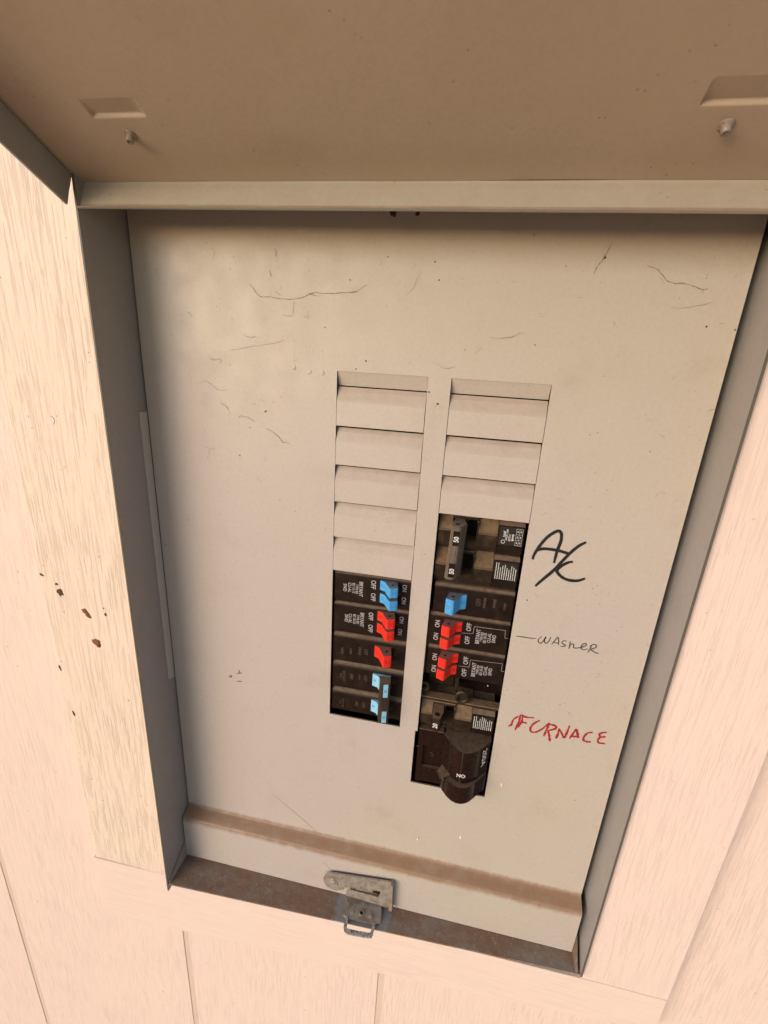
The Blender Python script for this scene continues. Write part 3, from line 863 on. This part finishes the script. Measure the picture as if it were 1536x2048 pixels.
# flat strap bail
inner = [(-40.9, -27.6), (-40.9, -31), (-40.8, -35.2), (-40.0, -36.2), (-38, -36.5), (-22, -35.5), (-20.6, -35.1), (-20.1, -34.2), (-20.1, -30.5), (-20.1, -27.6)]
for k in range(len(loop) - 1):
    prism(bm, [loop[k], loop[k + 1], inner[k + 1], inner[k]], 'z', ZB + .9, ZB + 2.6)
bmesh.ops.remove_doubles(bm, verts=bm.verts, dist=.01)
finish('bail_loop', bm, M_GALV, la)

# ---------------------------------------------------------------- breakers
def texts(name, table, rot, mat, parent, y, names=None, lines=None, bold=0.03):
    bm = BM()
    for s, h, x, z in table:
        glyphs(bm, s, h, (x, y, z), rot, bold)
    if lines:
        for l in lines:
            for a, b in zip(l, l[1:]):
                ribbon(bm, [a, b], .22, y, .05, 0, False)
    return finish(name, bm, mat, parent)

def body_profile(z0, z1, ry, rz, y=1.6):
    pts = []
    for i in range(7):
        t = math.pi / 2 * i / 6
        pts.append((y + ry * (1 - math.sin(t)), z0 - rz * (1 - math.cos(t))))
    pts += [(y, z1 + 1.1), (y + .35, z1 + .4), (y + 1.1, z1), (26, z1), (26, z0)]
    return pts

def make_body(name, x0, x1, z0, z1, ry, rz, parent, mat=M_BLACK):
    bm = BM()
    prism(bm, body_profile(z0, z1, ry, rz), 'x', x0, x1)
    return finish(name, bm, mat, parent)

def toggle(parent, side, xb, z0, z1, mat, ink, num, dz=0.0, drop=0.6, depth=9.0):
    """rocker handle thrown to ON; side=+1: left column (leans right), -1: right column (leans left)"""
    def X(v):
        return xb + side * v
    # outline in plan: foot, concave rise, blunt front
    o = [(X(0), 1.6), (X(0.2), 0.1), (X(4.0), -1.2), (X(8.3), -depth + .3), (X(9.0), -depth), (X(13.4), -depth + 1.7), (X(14.0), -depth + 2.4), (X(12.2), 1.6)]
    bm = BM()
    A = [bm.verts.new((x, y, z0 - (drop * .6 if y < -4 else 0))) for x, y in o]
    B = [bm.verts.new((x, y, z1 - (drop if y < -4 else 0))) for x, y in o]
    n = len(o)
    bm.faces.new(A); bm.faces.new(B[::-1])
    for i in range(n):
        bm.faces.new((A[i], B[i], B[(i + 1) % n], A[(i + 1) % n]))
    bmesh.ops.bevel(bm, geom=list(bm.edges), offset=.28, segments=2, affect='EDGES')
    t = finish('toggle', bm, mat, parent)
    bm = BM()
    cyl(bm, (X(9.6), -4.2), 0.85, 'z', z0 - drop * .5 - .2, z0 + .06, 14)
    finish('pin_hole', bm, M_HOLE, t)
    # raised digits on the front and on the foot
    rot = ROT_DOWN if side > 0 else ROT_UP
    zc = (z0 + z1) / 2 - drop * .8
    ang = math.atan2(1.7, 4.4) * side
    tilt = Matrix.Rotation(ang, 3, 'Z')
    fx = X(11.2); fy = -depth + .85
    bm = BM()
    glyphs(bm, num, 2.5, (fx, fy, zc), tilt @ rot, .02, .06)
    hw, hh = 1.85, (z0 - z1) * .36
    for a, b in (((-1, -1), (1, -1)), ((1, -1), (1, 1)), ((1, 1), (-1, 1)), ((-1, 1), (-1, -1))):
        p, q = [Vector((fx, fy, zc)) + tilt @ Vector((hw * u, -.07, hh * v)) for u, v in (a, b)]
        w2 = tilt @ (Vector((.14, 0, 0)) if a[0] == b[0] else Vector((0, 0, .14)))
        bm.faces.new([bm.verts.new(v) for v in (p - w2, q - w2, q + w2, p + w2)])
    finish('digits', bm, ink, t)
    bm = BM()
    sl = math.atan2(1.3, 3.8) * -side
    glyphs(bm, num, 2.6, (X(2.1), -.57, (z0 + z1) / 2), Matrix.Rotation(sl, 3, 'Z') @ rot, .02, .07)
    finish('digits', bm, ink, t)
    # dark slot round the foot
    bm = BM()
    box(bm, min(X(-.9), X(13.2)), max(X(-.9), X(13.2)), 1.45, 1.7, z1 - .7, z0 + .7)
    finish('toggle_slot', bm, M_HOLE, parent)
    return t

GL, GR = 'breakers in the left column', 'breakers in the right column'
LX0, LX1 = -68.6, -12.6
RX0, RX1 = 2.0, 56.4
# left column
b1 = thing('circuit_breaker', 'dark brown tandem breaker with two blue switches, topmost of the left column', 'circuit breaker', (-40, 26, -139), GL)
make_body('body', LX0, LX1, -127.1, -151.1, 2.4, 2.6, b1)
toggle(b1, 1, -35.4, -129.6, -136.9, M_BLUE, M_BLUEINK, '15'); toggle(b1, 1, -35.2, -139.6, -146.8, M_BLUE, M_BLUEINK, '15')
texts('lettering', TXT_LB, ROT_DOWN, M_GREYP, b1, 1.55, lines=None)
texts('panel_line', [], ROT_DOWN, M_HOLE, b1, 1.55, lines=LINE_LB)
b2 = thing('circuit_breaker', 'dark brown tandem breaker with two red switches in the left column', 'circuit breaker', (-40, 26, -164), GL)
make_body('body', LX0, LX1, -152.0, -177.0, 2.4, 2.6, b2)
toggle(b2, 1, -36.0, -154.0, -161.6, M_RED, M_REDINK, '20'); toggle(b2, 1, -36.0, -163.9, -171.5, M_RED, M_REDINK, '20')
texts('lettering', TXT_LR, ROT_DOWN, M_GREYP, b2, 1.55)
texts('panel_line', [], ROT_DOWN, M_HOLE, b2, 1.55, lines=LINE_LR)
b3 = thing('circuit_breaker', 'dark brown breaker with one red switch in the left column', 'circuit breaker', (-40, 26, -190), GL)
make_body('body', LX0, LX1, -177.9, -202.4, 3.2, 4.0, b3)
toggle(b3, 1, -36.7, -183.4, -192.6, M_RED, M_REDINK, '20', drop=1.3, depth=9.6)
texts('lettering', TXT_LS, ROT_DOWN, M_EMBOSS, b3, 1.55)
b4 = thing('circuit_breaker', 'dark double pole breaker with pale blue switches joined by a black bar', 'circuit breaker', (-40, 26, -226), GL)
make_body('body', LX0, LX1, -203.0, -226.6, 3.6, 5.2, b4)
make_body('body', LX0, LX1, -228.2, -248.4, 3.6, 4.6, b4)
texts('lettering', TXT_P1, ROT_DOWN, M_EMBOSS, b4, 1.55)
texts('lettering', TXT_P2, ROT_DOWN, M_EMBOSS, b4, 1.55)
M_PALE = plain('pale_blue_plastic', (0.27, 0.56, 0.76), .45)
for za in (-208.2, -232.2):
    bm = BM()
    prism(bm, [(-37.0, 1.6), (-37.0, .4), (-32.8, -1.0), (-30.5, -4), (-24, -4), (-23.4, 1.6)], 'z', za, za - 10.5)
    t = finish('toggle', bm, M_PALE, b4)
    bm = BM(); glyphs(bm, '20', 2.0, (-35.0, -.28, za - 5.0), Matrix.Rotation(-.32, 3, 'Z') @ ROT_DOWN, .02, .06)
    finish('digits', bm, M_BLUEINK, t)
    bm = BM(); box(bm, -38.0, -22.5, 1.45, 1.7, za - 11.4, za + .8)
    finish('toggle_slot', bm, M_HOLE, b4)
bm = BM()
prism(bm, [(-31.2, -2.5), (-29.2, -10.4), (-27.6, -11.0), (-22.6, -9.4), (-21.6, -8.6), (-22.6, -2.5)], 'z', -206.4, -242.6)
bmesh.ops.bevel(bm, geom=list(bm.edges), offset=.35, segments=2, affect='EDGES')
hb = finish('handle_tie', bm, plastic('worn_tie_bar', (0.042, 0.027, 0.022), smear=.12), b4)
for z0, z1 in ((-207.4, -218.8), (-231.6, -241.8)):
    bm = BM()
    tl = Matrix.Rotation(math.atan2(1.6, 5.0), 3, 'Z')
    c = Vector((-24.9, -10.2, (z0 + z1) / 2))
    P = [c + tl @ Vector((a * 1.75, -.12, b * (z0 - z1) / 2)) for a, b in ((-1, -1), (1, -1), (1, 1), (-1, 1))]
    slab(bm, P, Vector((0, .2, 0)))
    wdw = finish('switch_window', bm, M_PALE, hb)
    bm = BM(); glyphs(bm, '20', 2.0, c, tl @ ROT_DOWN, .02, .2)
    finish('digits', bm, M_BLUEINK, wdw)

# right column ------------------------------------------------------------
def nose_profile(z0, z1):
    """sloping shoulder (catches dust), upright face, stepped foot"""
    h = z0 - z1
    return [(26, z0), (9.5, z0), (2.6, z0 - h * .40), (1.9, z0 - h * .46), (1.9, z0 - h * .80), (3.6, z0 - h * .82), (3.6, z0 - h * .9), (5.4, z0 - h * .92), (5.4, z1), (26, z1)]

def big_pole(parent, z0, z1, tableplate):
    h = z0 - z1
    bm = BM(); prism(bm, nose_profile(z0, z1), 'x', 1.4, 10.0)
    finish('on_block', bm, M_BRN, parent)
    bm = BM(); prism(bm, nose_profile(z0, z1), 'x', 27.2, 39.6)
    finish('off_block', bm, M_BRN, parent)
    bm = BM()
    box(bm, 10.0, 27.2, 5.2, 26, z0 - 3.0, z0 - .6, .4)
    prism(bm, [(26, z0 - h * .78), (3.4, z0 - h * .78), (3.4, z0 - h * .9), (5.4, z0 - h * .92), (5.4, z1), (26, z1)], 'x', 10.05, 27.15)
    box(bm, 26.2, 27.15, 2.8, 20, z0 - h * .78, z0 - 3.1, .2)
    finish('switch_frame', bm, M_BRN, parent)
    bm = BM(); box(bm, 10.1, 26.1, 19, 25.9, z0 - h * .77, z0 - 3.1)
    finish('switch_well', bm, M_HOLE, parent)
    bm = BM(); box(bm, 18.6, 20.2, 6, 18.9, z0 - h * .77, z0 - 4.2)
    finish('well_wall', bm, M_BLACK, parent)
    bm = BM()
    prism(bm, [(26, z0 - .8), (5.6, z0 - .8), (2.2, z0 - 2.9), (2.0, z0 - h * .70), (3.4, z0 - h * .74), (3.6, z0 - h * .9), (5.4, z0 - h * .92), (5.4, z1), (26, z1)], 'x', 39.75, 56.2)
    lp = finish('label_block', bm, M_BLACK, parent)
    bm = BM()
    box(bm, 40.6, 55.4, 1.85, 2.2, z0 - h * .69, z0 - 4.0)
    pl = finish('label', bm, plain('black_label', (.012, .010, .009), .5), lp)
    zc0, zc1 = z0 - 4.4, z0 - h * .68
    bm = BM()
    if tableplate:
        for s, hh, x, zz in (('Listed', 1.5, 43.6, zc0 - 4.2), ('HACR Type', 1.4, 45.4, zc0 - 4.6), ('60/75 C', 1.4, 47.2, zc0 - 6.4)):
            glyphs(bm, s, hh, (x, 1.84, zz), ROT_UP, .02, .05, .75)
        glyphs(bm, '~5', 1.5, (49.2, 1.84, zc0 - 6.2), ROT_UP, 0, .05)
        ring(bm, 43.4, zc0 - 9.6, 1.0, 1.3, 1.78, 1.83, 14)
        for x in (51.0, 53.0, 55.0):
            box(bm, x - .06, x + .06, 1.76, 1.84, zc1 + .4, zc0)
        for q in range(4):
            zz = zc0 - q * (zc0 - zc1 - .4) / 3
            box(bm, 51.0, 55.0, 1.77, 1.84, zz - .06, zz + .06)
        for x in (52, 54):
            for q in range(3):
                glyphs(bm, '~2', 1.0, (x, 1.84, zc0 - (q + .5) * (zc0 - zc1 - .4) / 3), ROT_UP, 0, .05)
    else:
        x = 41.6
        while x < 55:
            z = zc1 + .3
            top = zc0 - random.uniform(0, 5.0 if x > 43.5 else 1.0)
            while z < top:
                l = random.uniform(.35, 1.0)
                box(bm, x - .24, x + .24, 1.77, 1.84, z, min(z + l, top + .3))
                z += l + random.uniform(.16, .34)
            x += 1.42
    finish('lettering', bm, M_WHITE, pl)
    for s, x, par in (('ON', 6.2, parent), ('OFF', 33.4, parent)):
        bm = BM()
        sl = Matrix.Rotation(-math.atan2(6.9, h * .40), 3, 'X')
        for q, (ch) in enumerate(s[::-1] if False else s):
            pass
        glyphs(bm, s, 3.0, (x, 6.0, z0 - h * .21), sl @ Matrix(((1, 0, 0), (0, 0, -1), (0, 1, 0))), .0, .09, .95)
        finish('moulded_letters', bm, M_EMBOSS2, par)

c1 = thing('circuit_breaker', 'black double pole breaker with dusty grey handle bar marked 50 twice', 'circuit breaker', (29, 26, -101), GR)
big_pole(c1, -76.4, -100.2, True)
big_pole(c1, -100.8, -125.4, False)
bm = BM()
prism(bm, [(10.4, -2), (9.9, -10.6), (11.0, -12.0), (15.2, -12.2), (16.3, -11.4), (20.0, -3.6), (18.0, -1.0), (18, 8), (12, 8)], 'z', -79.2, -116.0)
for v in bm.verts:
    v.co.x += (v.co.z + 79) * .035
bmesh.ops.bevel(bm, geom=list(bm.edges), offset=.6, segments=2, affect='EDGES')
tb = finish('handle_tie', bm, M_BAR, c1)
for zc, xc in ((-86.8, 13.6), (-109.0, 12.9)):
    bm = BM(); box(bm, xc - 2.0, xc + 2.0, -12.45, -11.9, zc - 5.1, zc + 5.1, .2)
    pl = finish('rating_plate', bm, M_BLACK, tb)
    bm = BM(); glyphs(bm, '50', 3.0, (xc + .1, -12.46, zc - .6), ROT_UP, .03, .06, .9)
    finish('digits', bm, M_WHITE, pl)
bm = BM(); cyl(bm, (13.6, -6.5), 1.6, 'z', -79.3, -79.0, 18)
finish('pin_hole', bm, M_HOLE, tb)

c2 = thing('circuit_breaker', 'dark brown breaker with one blue switch in the right column', 'circuit breaker', (29, 26, -138), GR)
make_body('body', RX0 + .8, RX1, -126.2, -148.6, 2.8, 3.0, c2)
toggle(c2, -1, 25.2, -131.6, -142.4, M_BLUE, M_BLUEINK, '15', drop=.9, depth=9.6)
texts('lettering', TXT_RB, ROT_UP, M_EMBOSS, c2, 1.55)
c3 = thing('circuit_breaker', 'dark tandem breaker with two red switches, upper of two alike, beside the WASHER writing', 'circuit breaker', (29, 26, -162), GR)
make_body('body', RX0, RX1, -149.2, -175.2, 2.6, 3.0, c3)
toggle(c3, -1, 24.4, -153.0, -160.5, M_RED, M_REDINK, '20'); toggle(c3, -1, 24.2, -163.0, -170.6, M_RED, M_REDINK, '20')
texts('lettering', TXT_R1, ROT_UP, M_GREYP, c3, 1.55, lines=LINE_R1)
c4 = thing('circuit_breaker', 'dark tandem breaker with two red switches, lower of two alike, above the empty slot', 'circuit breaker', (29, 26, -188), GR)
make_body('body', RX0 + .3, RX1, -175.9, -200.6, 2.6, 3.0, c4)
toggle(c4, -1, 24.4, -178.8, -186.2, M_RED, M_REDINK, '20'); toggle(c4, -1, 24.2, -188.6, -196.2, M_RED, M_REDINK, '20')
texts('lettering', TXT_R2, ROT_UP, M_GREYP, c4, 1.55, lines=LINE_R2)
bm = BM(); box(bm, .6, 1.9, 1.6, 8, -176, -149.8, .2)
finish('side_clip', bm, M_BRN, c3)
bm = BM(); box(bm, .3, 1.6, 1.6, 8, -200, -177, .2)
finish('side_clip', bm, M_BRN, c4)
# clear drop hanging under the lowest tandem
c5 = thing('circuit_breaker', 'black breaker with a dusty black switch marked 20 above the large main switch', 'circuit breaker', (29, 26, -238), GR)
big_pole(c5, -226.4, -249.8, False)
bm = BM()
prism(bm, [(10.6, 12), (10.4, -5), (10.9, -9.4), (15.9, -10), (17.0, -8.4), (18.8, -1), (18.4, 12)], 'z', -229.9, -241.6)
bmesh.ops.bevel(bm, geom=list(bm.edges), offset=.4, segments=2, affect='EDGES')
tg = finish('toggle', bm, M_BRN, c5)
bm = BM(); glyphs(bm, '20', 3.3, (13.4, -9.72, -236.2), Matrix.Rotation(-.12, 3, 'Z') @ ROT_UP, .03, .15, .9)
finish('digits', bm, M_WHITE, tg)
bm = BM(); cyl(bm, (14.2, -4.8), 2.0, 'z', -230.0, -229.8, 18)
finish('pin_hole', bm, M_HOLE, tg)

# main switch
ms = thing('main_switch', 'large glossy dark brown main breaker marked 200A with a rounded handle', 'main breaker', (29, 26, -278), None)
bm = BM()
def poly_hole(bm):
    pass
prism(bm, [(26, -251.0), (1.4, -251.0), (1.0, -251.5), (1.0, -303.0), (26, -303.0)], 'x', 1.8, 6.0)
prism(bm, [(26, -251.0), (1.4, -251.0), (1.0, -251.5), (1.0, -266.5), (26, -266.5)], 'x', 6.02, 22.0)
prism(bm, [(26, -266.5), (3.6, -266.5), (3.6, -287.6), (26, -287.6)], 'x', 6.02, 22.0)
prism(bm, [(26, -287.6), (1.0, -287.6), (1.6, -303.0), (26, -303.0)], 'x', 6.02, 22.0)
box(bm, 22.02, 56.4, 3.0, 26, -303.0, -251.2)
finish('body', bm, M_GLOSS, ms)
bm = BM(); box(bm, 1.0, 3.8, .1, 1.0, -269.0, -267.6, .1)
finish('body_nib', bm, M_GLOSS, ms)
bm = BM(); ring(bm, 13.3, -276.3, 1.5, 2.1, 3.0, 3.7, 18)
h_ = finish('screw_eyelet', bm, M_BLACK, ms)
bm = BM(); cyl(bm, (13.3, -276.3), 1.5, 'y', 3.3, 3.65, 16)
finish('screw_hole', bm, M_HOLE, h_)
hump = [(20.7, 1.0), (20.9, 0.0), (24.7, -5.6), (29.0, -10.5), (33.2, -13.7), (36.0, -14.7), (38.6, -14.8), (42.1, -13.4), (47.0, -9.9), (52.0, -4.1), (56.3, 1.4)]
def smoothline(pts, n=5):
    out = []
    for i in range(len(pts) - 1):
        a, b = Vector(pts[i]), Vector(pts[i + 1])
        p0 = Vector(pts[i - 1]) if i else a
        p3 = Vector(pts[i + 2]) if i + 2 < len(pts) else b
        for k in range(n):
            t = k / n
            q = 0.5 * ((2 * a) + (b - p0) * t + (2 * p0 - 5 * a + 4 * b - p3) * t * t + (3 * a - p0 - 3 * b + p3) * t ** 3)
            out.append((q.x, q.y))
    out.append(pts[-1])
    return out
def hump_mesh(name, line, z0, z1, parent, mat):
    bm = BM()
    sl = smoothline(line)
    prism(bm, sl + [(line[-1][0], 8), (line[0][0], 8)], 'z', z0, z1)
    es = [e for e in bm.edges if abs(e.verts[0].co.z - e.verts[1].co.z) < 1e-5 and min(v.co.y for v in e.verts) < .5]
    bmesh.ops.bevel(bm, geom=es, offset=.3, segments=2, affect='EDGES')
    o = finish(name, bm, mat, parent)
    for p in o.data.polygons:
        p.use_smooth = abs(p.normal.z) < .5
    return o
hs = hump_mesh('handle_housing', hump, -251.0, -284.0, ms, M_GLOSS)
low = [(22.0, 1.0), (22.2, -6.6), (25.2, -11.8), (28.6, -15.6), (32.8, -18.3), (37.5, -19.0), (42.1, -17.4), (46.1, -13.9), (50.4, -8.4), (56.0, -0.6)]
hd = hump_mesh('handle', low, -279.6, -295.2, ms, M_GLOSS)
bm = BM()
prism(bm, [(18.5, -9.0), (23.3, .2), (31.9, -8.2), (24.0, -14.3)], 'z', -278.4, -291, [(21.0, -4.0), (23.3, .2), (30.9, -8.2), (25.5, -8.3)])
bmesh.ops.bevel(bm, geom=list(bm.edges), offset=.3, segments=2, affect='EDGES')
finish('handle_lever', bm, M_BRN, hd)
bm = BM()
fl = math.atan2(11.3, 9.3)
glyphs(bm, '200A', 4.6, (51.7, -4.6, -261.4), Matrix.Rotation(fl, 3, 'Z') @ ROT_DOWN, .02, .5, 1.12)
finish('lettering', bm, M_WHITE, hs)
bm = BM()
glyphs(bm, 'ON', 3.0, (36.4, -14.85, -272.6), ROT_180, .03, .12, .95)
finish('lettering', bm, M_WHITE, hs)
# a stray glassy splinter hanging below the lowest red tandem
bm = BM(); blob(bm, (47.5, .9, -201.8), .5, .8)
finish('splinter', bm, M_FLECK, c4)
